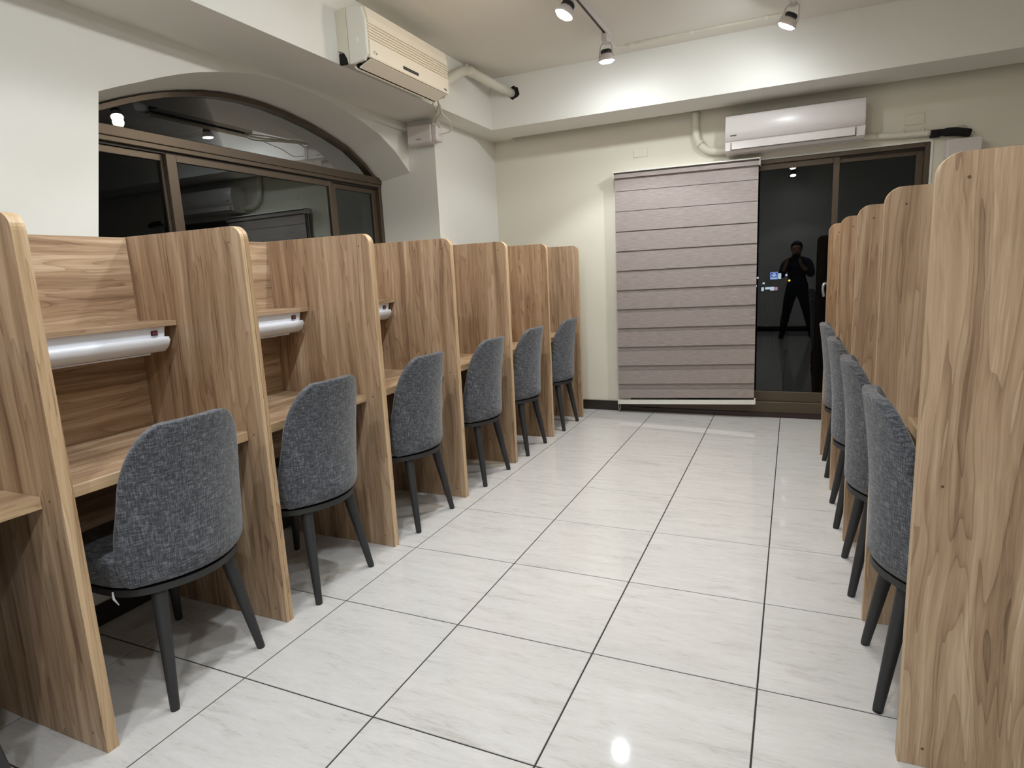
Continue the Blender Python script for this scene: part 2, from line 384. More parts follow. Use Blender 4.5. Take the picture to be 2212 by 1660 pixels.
# ------------------------------------------------------------------ arched window
win = empty('window_1', 'dark arched window with bronze frame above the left carrels', 'window', (0, 0, 0), kind='structure')
bm = bmesh.new()
xo, xi = XWIN+0.03, XWIN-0.03
inner = []
for i, (y, z) in enumerate(BACK):
    a = Vector(BACK[max(i-1, 0)]); b_ = Vector(BACK[min(i+1, len(BACK)-1)]); d = (b_-a).normalized(); nrm = Vector((d.y, -d.x))
    inner.append((y+nrm.x*0.024, z+nrm.y*0.024))
def strip(o_, i_):
    vo = [[bm.verts.new((x, y, z)) for y, z in o_] for x in (xo, xi)]; vi = [[bm.verts.new((x, y, z)) for y, z in i_] for x in (xo, xi)]
    for k in range(len(o_)-1):
        bm.faces.new((vo[0][k], vo[0][k+1], vi[0][k+1], vi[0][k])); bm.faces.new((vi[0][k], vi[0][k+1], vi[1][k+1], vi[1][k]))
        bm.faces.new((vo[1][k], vi[1][k], vi[1][k+1], vo[1][k+1]))
strip(BACK, inner)
bmesh.ops.recalc_face_normals(bm, faces=bm.faces[:])
finish('arch_frame', bm, BRONZE, win)
bm = bmesh.new()
add_box(bm, xi, xo+0.012, 0.45, YCOL, 1.962, 2.012, 0.003); add_box(bm, xi, xo+0.004, 0.45, YCOL, 1.938, 1.962, 0.002)
finish('transom', bm, BRONZE, win)
box('transom_rebate', BRONZE_D, xi, xo-0.018, 0.45, YCOL, 1.925, 1.938, win)
box('jamb', BRONZE, xi, xo, YCOL-0.032, YCOL, SILL_Z, 1.938, win, 0.002)
box('sill', BRONZE, xi, xo, 0.42, YCOL, SILL_Z, SILL_Z+0.06, win, 0.002)
def sash(y0, y1, xoff, wl, wr):
    bm = bmesh.new(); a, b_ = XWIN+xoff-0.012, XWIN+xoff+0.012
    add_box(bm, a, b_, y0, y0+wl, SILL_Z+0.06, 1.925, 0.002); add_box(bm, a, b_, y1-wr, y1, SILL_Z+0.06, 1.925, 0.002)
    add_box(bm, a, b_, y0+wl, y1-wr, 1.890, 1.925, 0.002); add_box(bm, a, b_, y0+wl, y1-wr, SILL_Z+0.06, SILL_Z+0.11, 0.002)
    s = finish('sash', bm, BRONZE, win)
    box('pane', WGLASS, XWIN+xoff-0.0005, XWIN+xoff+0.0005, y0+wl, y1-wr, SILL_Z+0.11, 1.890, s)
sash(0.40, 1.10, -0.014, 0.05, 0.03); sash(1.082, 2.36, 0.014, 0.058, 0.032); sash(2.345, YCOL-0.032, -0.014, 0.082, 0.05)
bm = bmesh.new()
vsf = [bm.verts.new((XWIN, y, z)) for y, z in inner if z > 2.0] ; vb = [bm.verts.new((XWIN, 2.93, 2.0)), bm.verts.new((XWIN, 0.56, 2.0))]
bm.faces.new(vsf + vb); finish('arch_pane', bm, WGLASS, win)

# ------------------------------------------------------------------ carrels
TH, ZT = 0.033, 1.430
def divider(name, xf, y0, s, parent, depth=0.592, th=TH):
    """upright side panel; xf = corridor-side edge, s = +1 faces +x, -1 faces -x"""
    r = 0.044; pts = [(xf, 0.0005)]
    for k in range(9):
        a = math.pi/2*k/8; pts.append((xf - s*(r - r*math.cos(a)), ZT - r + r*math.sin(a)))
    pts += [(xf - s*depth, ZT), (xf - s*depth, 0.0005)]
    ox, oy = xf, y0
    o = extrude_poly(name, [(px-ox, pz) for px, pz in pts], 1, 0, th, [W_Z, E_Z], parent, edge_mi=1, bevel=0.0012)
    o.location = Vector((ox, oy, 0)) - Vector(parent.location); return o
def slab(name, x0, x1, y0, y1, z0, z1, mats, parent, front):
    """horizontal or upright board with lighter edge bands; front = +1/-1 side that shows its edge"""
    bm = bmesh.new(); ox, oy = (x0+x1)/2, (y0+y1)/2
    add_box(bm, x0-ox, x1-ox, y0-oy, y1-oy, z0, z1, 0.001)
    bm.normal_update()
    for f in bm.faces:
        if abs(f.normal.x) > 0.8 and z1-z0 < 0.1: f.material_index = 1
        if abs(f.normal.z) > 0.8 and z1-z0 > 0.5: f.material_index = 1
    o = finish(name, bm, mats, parent); o.location = Vector((ox, oy, 0)) - Vector(parent.location); return o
def carrel(i, xa, ya, xb, yb, s, label, group, last=False, caps=()):
    """one carrel between the divider at (xa,ya) and the next one at (xb,yb)"""
    c = empty('study_carrel', label, 'study carrel', ((xa+xb)/2 - s*0.3, (ya+yb)/2, 0), group)
    if i == 2 and s > 0:        # two thinner boards set back to back, their joint shows on the edge
        d = divider('divider', xa, ya, s, c, th=0.0158); divider('divider', xa, ya+0.0172, s, c, th=0.0158)
    else: d = divider('divider', xa, ya, s, c)
    dl = [(d, xa, ya)]
    if last: dl.append((divider('divider', xb, yb, s, c), xb, yb))
    xm = (xa+xb)/2
    y0, y1 = ya+TH, yb-0.001
    slab('back_panel', xm-s*0.572, xm-s*0.590, y0, y1, 0.385, ZT-0.002, [W_Y, E_Y], c, s)
    slab('desktop', xm-s*0.083, xm-s*0.571, y0, y1, 0.692, 0.725, [W_Y, E_Y], c, s)
    slab('shelf', xm-s*0.366, xm-s*0.571, y0, y1, 1.105, 1.1235, [W_Y, W_Y], c, s)
    for dd, xx, yy in dl:
        for (dx, z) in ((0.055, 1.378), (0.050, 0.715), (0.05, 0.05)):
            bm = bmesh.new()
            bmesh.ops.create_circle(bm, cap_ends=True, radius=0.0035, segments=10, matrix=Matrix.Translation((-s*dx, -0.0006, z)) @ Matrix.Rotation(math.pi/2, 4, 'X'))
            finish('screw_cap', bm, SCREW, dd)
    return c
def desk_lamp(xm, y0, y1, s, label, group):
    """under-shelf fluorescent lamp: box body, rounded diffuser, rocker switch"""
    xf = xm - s*0.372; ym = (y0+y1)/2
    L = empty('desk_lamp', label, 'lamp', (xf, ym, 1.105), group)
    a, b_ = y0+0.045-ym, y1-0.030-ym
    def X(d): return -s*d
    pts = [(X(0.004), 0), (X(0.012), -0.037), (X(0.105), -0.037), (X(0.112), 0)]
    extrude_poly('lamp_body', pts, 1, a+0.012, b_-0.012, LAMPWHITE, L, bevel=0.002)
    prof = [(X(0.000), -0.037)]
    for k in range(9):
        t = math.pi/2*k/8; prof.append((X(0.000 + 0.052*(1-math.cos(t))), -0.050 - 0.042*math.sin(t)))
    prof += [(X(0.070), -0.093), (X(0.118), -0.060), (X(0.118), -0.037)]
    extrude_poly('diffuser', prof, 1, a, b_, LAMPWHITE, L, bevel=0.006, smooth=True)
    tb = bmesh.new(); add_box(tb, min(X(0.045), X(0.075)), max(X(0.045), X(0.075)), a+0.06, b_-0.05, -0.0985, -0.0925, 0.001)
    finish('diffuser_rim', tb, LAMPWHITE, L)
    sw = bmesh.new(); add_box(sw, min(X(0.004), X(0.010)), max(X(0.004), X(0.010)), b_-0.066, b_-0.042, -0.030, -0.012, 0.001)
    so = finish('switch', sw, BLACKPLASTIC, L)
    rk = bmesh.new(); add_box(rk, min(X(0.0025), X(0.006)), max(X(0.0025), X(0.006)), b_-0.0625, b_-0.0455, -0.0270, -0.0150, 0.001)
    finish('rocker', rk, REDSWITCH, so)
    return L
LX = [-0.100, -0.097, -0.105, -0.096, -0.082, -0.068, -0.056, -0.0375]
LY = [-1.050, -0.377, 0.296, 0.972, 1.644, 2.312, 2.980, 3.648]
LL = ['wood study carrel at the lower left edge of the photo, only its desk corner showing',
      'wood study carrel seen widest on the left, its shelf and white lamp in full view',
      'wood study carrel second of the whole ones on the left, directly below the arched window',
      'third whole wood study carrel on the left, just a stub of its lamp showing',
      'fourth whole wood study carrel on the left, in front of the off-white column',
      'wood study carrel on the left, last but one before the back wall',
      'wood study carrel at the far end of the left row, against the back wall']
LG = 'study carrels along the left wall'
for i in range(7):
    carrel(i, LX[i], LY[i], LX[i+1], LY[i+1], 1, LL[i], LG, last=(i == 6))
LW = ['white desk lamp out of view in the carrel cut by the left edge',
      'white desk lamp with red switch under the shelf nearest the camera on the left',
      'white desk lamp with red switch under the shelf below the arched window',
      'white desk lamp half hidden under the third shelf of the left row',
      'white desk lamp inside the carrel in front of the off-white column',
      'white desk lamp inside the last but one carrel of the left row',
      'white desk lamp inside the farthest carrel of the left row']
for i in range(7):
    desk_lamp((LX[i]+LX[i+1])/2, LY[i]+TH, LY[i+1], 1, LW[i], 'desk lamps under the left shelves')
RX = [1.829, 1.811, 1.793, 1.772, 1.750]
RY = [0.334, 0.988, 1.656, 2.325, 2.990]
RL = ['wood study carrel whose broad end panel fills the right edge of the photo',
      'wood study carrel of the right row, second from the camera',
      'wood study carrel of the right row, third from the camera',
      'wood study carrel at the far end of the right row, beside the glass door']
for i in range(4):
    carrel(i, RX[i], RY[i], RX[i+1], RY[i+1], -1, RL[i], 'study carrels of the right row', last=(i == 3))

# ------------------------------------------------------------------ chairs
def chair_outline(grow=0.0):
    half = [(0.255, 0.0), (0.247, 0.06), (0.222, 0.12), (0.188, 0.172), (0.135, 0.207), (0.06, 0.219), (-0.05, 0.217), (-0.15, 0.202), (-0.205, 0.172), (-0.232, 0.11), (-0.240, 0.0)]
    pts = [Vector((x, y)) for x, y in half] + [Vector((x, -y)) for x, y in half[-2:0:-1]]
    P = [Vector((p.x, p.y, 0)) for p in pts]; out = []
    n = len(P)
    for i in range(n):
        p0, p1, p2, p3 = P[i-1], P[i], P[(i+1) % n], P[(i+2) % n]
        for k in range(3):
            t = k/3; out.append(0.5*((2*p1)+(p2-p0)*t+(2*p0-5*p1+4*p2-p3)*t*t+(3*p1-p0-3*p2+p3)*t**3))
    c = Vector((0.0, 0, 0))
    return [((p.x*(1+grow*4)), (p.y*(1+grow*4))) for p in out]
def backrest_mesh():
    bm = bmesh.new(); nu, nv = 12, 16
    z0, z1 = 0.384, 0.864; r = 0.20
    def hw(z):
        t = (z-z0)/(z1-z0)
        wv = 0.220 + 0.008*math.sin(min(t/0.5, 1)*math.pi) - 0.022*max(0, (t-0.25)/0.75)**1.2
        if z > z1-r:
            a = (z-(z1-r))/r; wv -= 0.105*(1-max(0, 1-a**2.3)**(1/2.0))
        if z < z0+0.03: wv -= 0.012*(1-(z-z0)/0.03)
        return wv
    def X(y, z):
        t = (z-z0)/(z1-z0)
        xb = 0.256 + 0.030*t - 0.012*math.sin(math.pi*t)
        k = 2.15*(1-t) + 1.45*t
        return xb - k*y*y
    zs = [z0 + (z1-z0)*(1-(1-j/nv)**1.7) for j in range(nv+1)]
    F, B = [], []
    for z in zs:
        h = hw(z); fr, bk = [], []
        for i in range(nu+1):
            u = -1+2*i/nu; y = h*math.sin(u*math.pi/2*0.92)/math.sin(math.pi/2*0.92)
            x = X(y, z); t = (z-z0)/(z1-z0); th = 0.052 - 0.016*t
            slope = -2*(2.15*(1-t)+1.45*t)*y; nn = math.hypot(1, slope)
            bk.append(bm.verts.new((x, y, z)))
            fr.append(bm.verts.new((x - th/nn, y - th*(-slope)/nn*0.9, z)))
        F.append(fr); B.append(bk)
    for j in range(nv):
        for i in range(nu):
            bm.faces.new((B[j][i], B[j][i+1], B[j+1][i+1], B[j+1][i])); bm.faces.new((F[j][i], F[j+1][i], F[j+1][i+1], F[j][i+1]))
        bm.faces.new((B[j][0], B[j+1][0], F[j+1][0], F[j][0])); bm.faces.new((B[j][nu], F[j][nu], F[j+1][nu], B[j+1][nu]))
    for i in range(nu):
        bm.faces.new((B[0][i], F[0][i], F[0][i+1], B[0][i+1])); bm.faces.new((B[nv][i], B[nv][i+1], F[nv][i+1], F[nv][i]))
    bmesh.ops.recalc_face_normals(bm, faces=bm.faces[:])
    return bm
def make_chair():
    r = empty('desk_chair', 'x', 'chair', (0, 0, 0), 'x')
    o = finish('backrest', backrest_mesh(), FABRIC, r, True)
    md = o.modifiers.new('round', 'SUBSURF'); md.levels = 1; md.render_levels = 1
    bm = bmesh.new(); ol = chair_outline()
    lay = [(0.389, 0.93), (0.394, 0.985), (0.42, 0.995), (0.45, 0.985), (0.468, 0.95), (0.477, 0.86), (0.480, 0.6), (0.479, 0.25)]
    R = [[bm.verts.new((x*sc*(0.985), y*sc, z)) for x, y in ol] for z, sc in lay]
    for a, b_ in zip(R, R[1:]):
        for k in range(len(a)): bm.faces.new((a[k], a[(k+1) % len(a)], b_[(k+1) % len(a)], b_[k]))
    bm.faces.new(R[-1]); bm.faces.new(R[0][::-1]); bmesh.ops.recalc_face_normals(bm, faces=bm.faces[:])
    finish('seat', bm, FABRIC, r, True)
    extrude_poly('seat_frame', [(x*0.965-0.004, y*0.955) for x, y in chair_outline()], 2, 0.360, 0.381, BLACKMETAL, r, bevel=0.004)
    for sx, sy_ in ((1, 1), (1, -1), (-1, 1), (-1, -1)):
        top, bot = (Vector((0.168, 0.120*sy_, 0.362)), Vector((0.225, 0.166*sy_, 0.0))) if sx > 0 else (Vector((-0.150, 0.140*sy_, 0.362)), Vector((-0.225, 0.195*sy_, 0.0)))
        d = (bot-top)
        g = bmesh.new(); add_tube(g, [top, top+d*0.05, bot-d*0.03, bot-d*0.03+Vector((d.x, d.y, d.z))*0.03], [0.0235, 0.023, 0.0135, 0.0125], 16)
        lg = finish('leg', g, BLACKMETAL, r)
    return r
def copy_tree(o, parent=None):
    c = o.copy(); COL.objects.link(c)
    if parent: c.parent = parent
    for ch in list(o.children): copy_tree(ch, c)
    return c
proto = make_chair()
def place_chair(k, x, y, rz, label, group):
    c = proto if k == 0 else copy_tree(proto)
    c.location = (x, y, 0); c.rotation_euler = (0, 0, rz); c['label'] = label; c['group'] = group; return c
# rear legs (corridor side) measured on the floor: left, right
LCH = [((-0.082, -0.175), (-0.077, 0.158)), ((-0.083, 0.457), (-0.086, 0.785)), ((-0.086, 1.160), (-0.071, 1.494)),
       ((-0.059, 1.855), (-0.062, 2.193)), ((-0.062, 2.493), (-0.045, 2.826)), ((-0.039, 3.188), (-0.033, 3.513))]
LCL = ['grey fabric chair with black legs nearest the camera on the left, shown largest',
       'grey fabric chair tucked in below the arched window, second of the left row',
       'grey fabric chair third of the left row, in front of the half-hidden lamp',
       'grey fabric chair fourth of the left row, below the off-white column',
       'grey fabric chair of the left row, last but one before the back wall',
       'grey fabric chair at the far end of the left row, smallest of that row']
k = 0
chairs = []
for (a, b_), lab in zip(LCH, LCL):
    my, mx = (a[1]+b_[1])/2, (a[0]+b_[0])/2
    chairs.append(place_chair(k, mx-0.225, my-0.012, 0.0, lab, 'grey chairs of the left row')); k += 1
place_chair(k, -0.115-0.225, -0.742, 0.0, 'grey fabric chair at the lower left corner of the photo, only one leg in view', 'grey chairs of the left row'); k += 1
RCH = [((1.803, 0.512), (1.809, 0.846)), ((1.793, 1.151), (1.786, 1.494)), ((1.789, 1.794), (1.760, 2.129)), ((1.769, 2.544), (1.766, 2.863))]
RCL = ['grey fabric chair nearest the camera in the right row, beside the broad end panel',
       'grey fabric chair second from the camera in the right row',
       'grey fabric chair third from the camera in the right row',
       'grey fabric chair at the far end of the right row, before the glass door']
for (a, b_), lab in zip(RCH, RCL):
    mx, my = (a[0]+b_[0])/2, (a[1]+b_[1])/2
    place_chair(k, mx+0.225, my, math.pi, lab, 'grey chairs of the right row'); k += 1
tg = bmesh.new(); add_tube(tg, [(0.118, -0.222, 0.388), (0.128, -0.228, 0.372), (0.138, -0.222, 0.352)], [0.0025, 0.0035, 0.0015], 6)
t = finish('tag', tg, WHITEPLASTIC, chairs[0]); t['label'] = 'tiny white tag end'

# ------------------------------------------------------------------ roller blind
bl = empty('roller_blind', 'taupe striped roller blind hanging over the left part of the glass door', 'blind', (0.76, YB-0.08, 2.0))
def bq(u, zf, ztop_l=1.955, ztop_r=1.945): return None
BX0, BX1 = 0.217, 1.306
ZT_L, ZT_R, ZB_L, ZB_R = 1.962, 1.945, 0.110, 0.152
def zl(t): return ZT_L + (ZB_L-ZT_L)*t
def zr(t): return ZT_R + (ZB_R-ZT_R)*t
def blind_strip(name, t0, t1, y, th, xi_=0.0, mat=None):
    bm = bmesh.new(); o = Vector(bl.location)
    x0, x1 = BX0+xi_, BX1-xi_
    P = [(x0, zl(t0)), (x1, zr(t0)), (x1, zr(t1)), (x0, zl(t1))]
    a = [bm.verts.new(Vector((x, y, z))-o) for x, z in P]; b_ = [bm.verts.new(Vector((x, y+th, z))-o) for x, z in P]
    bm.faces.new(a[::-1]); bm.faces.new(b_)
    for i in range(4): bm.faces.new((a[i], a[(i+1) % 4], b_[(i+1) % 4], b_[i]))
    bmesh.ops.recalc_face_normals(bm, faces=bm.faces[:])
    return finish(name, bm, mat or BLIND, bl)
NB = 12; pitch = 1.0/11.75; t = 0.0; i = 0
edges = [0.0, 0.062] + [0.062+0.0862*(j+1) for j in range(10)]+[0.99]
for j in range(len(edges)-1):
    gap = 0.0012 + 0.034*max(0, (edges[j]-0.15)) if j else 0.0
    blind_strip('slat', edges[j]+gap*0.9 + 0.0012, edges[j+1], YB-0.086, 0.002)
    if j: blind_strip('rear_slat', edges[j]-0.012, edges[j]+gap+0.012, YB-0.079, 0.002, 0.0, BLIND_R)
o = Vector(bl.location)
def tilt_box(name, x0, x1, zl0, zr0, h, y0, y1, mat, bev=0.002):
    bm = bmesh.new(); add_box(bm, x0-o.x, x1-o.x, y0-o.y, y1-o.y, 0, 1, 0)
    for v in bm.verts:
        u = (v.co.x + o.x - x0)/(x1-x0); v.co.z = zl0 + (zr0-zl0)*u + v.co.z*h - o.z
    return finish(name, bm, mat, bl)
tilt_box('head_rail', BX0-0.012, BX1+0.014, 1.990, 1.978, 0.010, YB-0.112, YB-0.001, RAILWHITE)
tilt_box('fascia', BX0-0.002, BX1+0.006, 1.948, 1.934, 0.030, YB-0.104, YB-0.090, BLIND)
tilt_box('roller', BX0, BX1, 1.962, 1.950, 0.028, YB-0.080, YB-0.035, BLIND)
for xa in (BX0-0.010, BX1+0.006): box('end_bracket', RAILWHITE, xa-o.x, xa+0.006-o.x, YB-0.100-o.y, YB-0.001-o.y, (1.945 if xa < 1 else 1.932)-o.z, (1.990 if xa < 1 else 1.978)-o.z, bl)
tilt_box('bottom_rail', BX0-0.006, BX1+0.004, 0.076, 0.118, 0.034, YB-0.094, YB-0.070, RAILWHITE)
box('rail_cap', RAILWHITE, BX1+0.002-o.x, BX1+0.012-o.x, YB-0.096-o.y, YB-0.068-o.y, 0.118-o.z, 0.166-o.z, bl, 0.002)
cc = bmesh.new()
for dx in (0.0, 0.016):
    add_tube(cc, [Vector((BX0-0.014+dx*0.6, YB-0.05-dx, 1.95))-o, Vector((BX0-0.016+dx, YB-0.06, 1.0))-o, Vector((BX0-0.010+dx, YB-0.06, 0.055))-o], 0.0016, 6)
add_tube(cc, [v-o for v in smooth_path([(BX0-0.010, YB-0.06, 0.055), (BX0-0.008, YB-0.06, 0.030), (BX0-0.002, YB-0.06, 0.018), (BX0+0.004, YB-0.06, 0.030), (BX0+0.006, YB-0.06, 0.055)])], 0.0022, 6)
finish('pull_cord', cc, RAILWHITE, bl)

# ------------------------------------------------------------------ air conditioner on the back wall
ac = empty('air_conditioner', 'white split air conditioner on the back wall above the blind and door', 'air conditioner', (1.53, YB, 2.02))
AX0, AX1 = 1.078-1.53, 1.980-1.53
body = [(-0.0, 0.010), (-0.0, 0.268), (-0.150, 0.272), (-0.185, 0.262), (-0.196, 0.235), (-0.205, 0.160), (-0.203, 0.085), (-0.200, 0.080), (-0.194, 0.022), (-0.170, 0.004), (-0.06, 0.0)]
extrude_poly('body', body, 0, AX0, AX1, WHITEPLASTIC, ac, bevel=0.004)
pf = [(-0.198, 0.082), (-0.2085, 0.086), (-0.2105, 0.160), (-0.205, 0.225), (-0.190, 0.262), (-0.150, 0.2745), (-0.150, 0.268), (-0.185, 0.255)]
extrude_poly('front_panel', pf, 0, AX0+0.004, AX1-0.004, WHITEPLASTIC, ac, bevel=0.002, smooth=True)
fl = bmesh.new(); add_box(fl, AX0+0.045, AX1-0.060, -0.2045, -0.196, 0.026, 0.074, 0.002); finish('air_flap', fl, WHITEPLASTIC, ac)
fg = bmesh.new(); add_box(fg, AX0+0.040, AX1-0.055, -0.2005, -0.196, 0.0215, 0.0255); add_box(fg, AX0+0.040, AX0+0.0445, -0.2025, -0.196, 0.0215, 0.076); add_box(fg, AX1-0.0595, AX1-0.055, -0.2025, -0.196, 0.0215, 0.076)
finish('flap_gap', fg, DARKPRINT, ac)
bd = bmesh.new()
for kk in range(6): add_box(bd, AX0+0.036+kk*0.0075, AX0+0.0415+kk*0.0075, -0.2112, -0.2085, 0.118, 0.126)
add_box(bd, AX0+0.036, AX0+0.079, -0.2110, -0.2085, 0.1205, 0.1235); finish('brand_mark', bd, DARKPRINT, ac)

# air conditioner on the left beam
al = empty('air_conditioner', 'older yellowed split air conditioner with grooved front on the left beam', 'air conditioner', (XB, 2.075, 2.37))
yl, yr = 1.645-2.075, 2.500-2.075
rear = [(0.0, 0.075), (0.0, 0.268), (0.05, 0.278), (0.0685, 0.2785), (0.0685, 0.0), (0.060, 0.0), (0.058, 0.032), (0.040, 0.062)]
cover = [(0.0705, -0.002), (0.0705, 0.2795), (0.130, 0.277), (0.172, 0.263), (0.188, 0.205), (0.188, 0.035), (0.165, 0.004), (0.090, -0.004)]
for nm, a, b_ in (('end', yl, yl+0.022), ('end', yr-0.016, yr)):
    extrude_poly('rear_housing', rear, 1, a+0.002, b_-0.002, AGEDSIDE, al, bevel=0.003)
    extrude_poly('end_cover', cover, 1, a, b_, SIDEPLASTIC, al, bevel=0.006)
bk = bmesh.new(); add_box(bk, 0.002, 0.058, yl+0.006, yl+0.022, 0.006, 0.060); finish('pipe_opening', bk, HOLE, al)
mid = [(0.0, 0.05), (0.0, 0.268), (0.05, 0.278), (0.130, 0.274), (0.166, 0.262), (0.176, 0.22), (0.176, 0.03), (0.100, 0.010), (0.06, 0.012), (0.035, 0.05)]
extrude_poly('body', mid, 1, yl+0.022, yr-0.016, SIDEPLASTIC, al)
# front grille panel: real grooves cut in the profile
zg = [0.112+0.0145*kk for kk in range(6)]
prof = [(0.166, 0.274), (0.178, 0.268), (0.190, 0.222)]
for z in reversed(zg): prof += [(0.1915, z+0.0046), (0.183, z+0.0036), (0.183, z-0.0036), (0.1915, z-0.0046)]
prof += [(0.1915, 0.055), (0.1905, 0.026), (0.186, 0.020), (0.176, 0.020), (0.176, 0.22), (0.160, 0.262)]
extrude_poly('front_panel', prof, 1, yl+0.026, yr-0.004, AGEDPLASTIC, al)
fp = [(0.184, 0.0165), (0.188, 0.012), (0.112, -0.020), (0.104, -0.014)]
extrude_poly('air_flap', fp, 1, yl+0.032, yr-0.040, AGEDPLASTIC, al, bevel=0.002)
op = [(0.110, -0.0165), (0.104, -0.0215), (0.094, -0.018), (0.094, 0.010), (0.110, 0.010)]
extrude_poly('outlet_slot', op, 1, yl+0.030, yr-0.045, HOLE, al)
lp = [(0.104, -0.0230), (0.096, -0.0265), (0.082, -0.014), (0.082, -0.004), (0.094, -0.014)]
extrude_poly('lower_lip', lp, 1, yl+0.026, yr-0.040, AGEDPLASTIC, al)
dsp = bmesh.new(); add_box(dsp, 0.1905, 0.1935, -0.098, 0.062, 0.040, 0.057, 0.001); dd = finish('display', dsp, BLACKPLASTIC, al)
kb = bmesh.new()
for kk in range(5): add_box(kb, 0.1932, 0.1942, -0.078+kk*0.028, -0.064+kk*0.028, 0.047, 0.049)
finish('display_mark', kb, GREYPRINT, dd)
RY90 = Matrix.Rotation(math.pi/2, 4, 'Z') @ Matrix.Rotation(math.pi/2, 4, 'X')
ring = bmesh.new(); add_tube(ring, [(0.1920, yl+0.062+0.0075*math.cos(a), 0.051+0.0075*math.sin(a)) for a in [2*math.pi*q/14 for q in range(12)]], 0.0013, 5)
add_box(ring, 0.1914, 0.1926, yl+0.075, yl+0.085, 0.044, 0.046); add_box(ring, 0.1914, 0.1926, yl+0.075, yl+0.077, 0.044, 0.055)
add_box(ring, 0.1914, 0.1926, yl+0.080, yl+0.088, 0.048, 0.053); finish('brand_mark', ring, GREYPRINT, al)
bg = bmesh.new(); add_box(bg, 0.1912, 0.1928, yr-0.062, yr-0.042, 0.036, 0.044); add_box(bg, 0.1912, 0.1928, yr-0.044, yr-0.030, 0.034, 0.040); finish('badge', bg, DARKPRINT, al)
lt = bmesh.new(); add_box(lt, 0.128, 0.140, yl-0.002, yl+0.002, 0.095, 0.118, 0.001); finish('latch', lt, LAMPWHITE, al)

# pipes
def fixture(name, label, cat, loc): return empty(name, label, cat, loc)
p1 = fixture('pipe_cover', 'white pipe running from the left air conditioner into a hole in the back beam', 'pipe', (-0.66, 2.6, 2.6))
o = Vector(p1.location)
path = smooth_path([(-0.655, 2.504, 2.485), (-0.650, 2.66, 2.515), (-0.648, 2.86, 2.618), (-0.648, 3.02, 2.690), (-0.640, 3.12, 2.704)])
tube('duct', CONDUIT, [v-o for v in path], 0.031, p1, 14)
tube('duct', CONDUIT, [Vector((-0.642, 3.10, 2.704))-o, Vector((-0.500, YBB+0.02, 2.628))-o], 0.033, p1, 14)
tube('clip', CONDUIT, [Vector((-0.645, 3.085, 2.700))-o, Vector((-0.640, 3.112, 2.708))-o], 0.037, p1, 14)
box('clip_tab', CONDUIT, -0.014, 0.002, 0.485, 0.505, 0.125, 0.159, p1)
hb = bmesh.new(); rr = [0.050+0.006*random.uniform(-1, 1) for _ in range(18)]
vv = [hb.verts.new((-0.487+rr[q]*math.cos(2*math.pi*q/18), YBB-0.0012, 2.632+rr[q]*math.sin(2*math.pi*q/18))) for q in range(18)]
hb.faces.new(vv); structure(finish('trim_2', hb, HOLE), 'jagged dark hole broken through the back beam around a white pipe', 'hole')
p2 = fixture('pipe_cover', 'cream pipe curving down the back wall into the left end of the air conditioner', 'pipe', (0.9, YB-0.03, 2.2))
o = Vector(p2.location)
tube('duct', CONDUIT, [v-o for v in smooth_path([(0.842, YB-0.028, 2.384), (0.846, YB-0.028, 2.26), (0.862, YB-0.028, 2.170), (0.925, YB-0.028, 2.098), (1.01, YB-0.028, 2.075), (1.076, YB-0.028, 2.073)])], 0.028, p2, 14)
tube('clip', CONDUIT, [Vector((0.866, YB-0.028, 2.160))-o, Vector((0.885, YB-0.028, 2.136))-o], 0.032, p2, 14)
p3 = fixture('insulated_pipe', 'cream pipe with a black foam end, right of the wall air conditioner', 'pipe', (2.2, YB-0.03, 2.03))
o = Vector(p3.location)
tube('duct', CONDUIT, [v-o for v in smooth_path([(1.975, YB-0.026, 2.055), (2.15, YB-0.026, 2.040), (2.385, YB-0.026, 2.030)])], 0.022, p3, 12)
for q in (2.06, 2.22, 2.33): tube('clip', CONDUIT, [Vector((q, YB-0.026, 2.048))-o, Vector((q+0.008, YB-0.026, 2.047))-o], 0.024, p3, 12)
tube('foam_sleeve', FOAM, [Vector((2.380, YB-0.03, 2.022))-o, Vector((2.435, YB-0.03, 2.020))-o], 0.026, p3, 14)
tube('foam_sleeve', FOAM, [v-o for v in smooth_path([(2.430, YB-0.03, 2.024), (2.52, YB-0.03, 2.019), (2.606, YB-0.03, 2.000)])], [0.022]*3+[0.027]*8+[0.026, 0.024], p3, 14)
tube('thin_cable', CONDUIT, [v-o for v in smooth_path([(2.50, YB-0.02, 2.04), (2.54, YB-0.02, 2.058), (2.59, YB-0.02, 2.045), (2.615, YB-0.02, 1.985)])], 0.003, p3, 6)
def pump(name, label, loc, wx, wy, wz, mark=True):
    e = empty(name, label, 'junction box', loc)
    b_ = bmesh.new(); add_box(b_, -wx/2, wx/2, -wy, -0.002, -wz/2, wz/2, 0.012, 0, 3); c = finish('case', b_, WHITEPLASTIC, e)
    b_ = bmesh.new(); add_box(b_, wx/2-0.002, wx/2+0.045, -wy+0.006, -0.002, -wz/2+0.004, wz/2-0.012, 0.012, 0, 3); finish('end_cap', b_, WHITEPLASTIC, e)
    if mark:
        b_ = bmesh.new(); add_box(b_, -0.028, 0.014, -wy-0.001, -wy+0.001, -0.036, -0.031); finish('maker_mark', b_, GREYPRINT, e)
    return e
pump('drain_pump_box', 'small white box below the left air conditioner, on the column', (-0.955, YCOL, 2.262), 0.205, 0.105, 0.13)
pb = empty('drain_pump_box', 'white box on the back wall below the black foam pipe, half hidden', 'junction box', (2.56, YB, 1.90))
b_ = bmesh.new(); add_box(b_, -0.095, 0.10, -0.11, -0.002, -0.06, 0.062, 0.006, 0, 2); finish('case', b_, WHITEPLASTIC, pb)
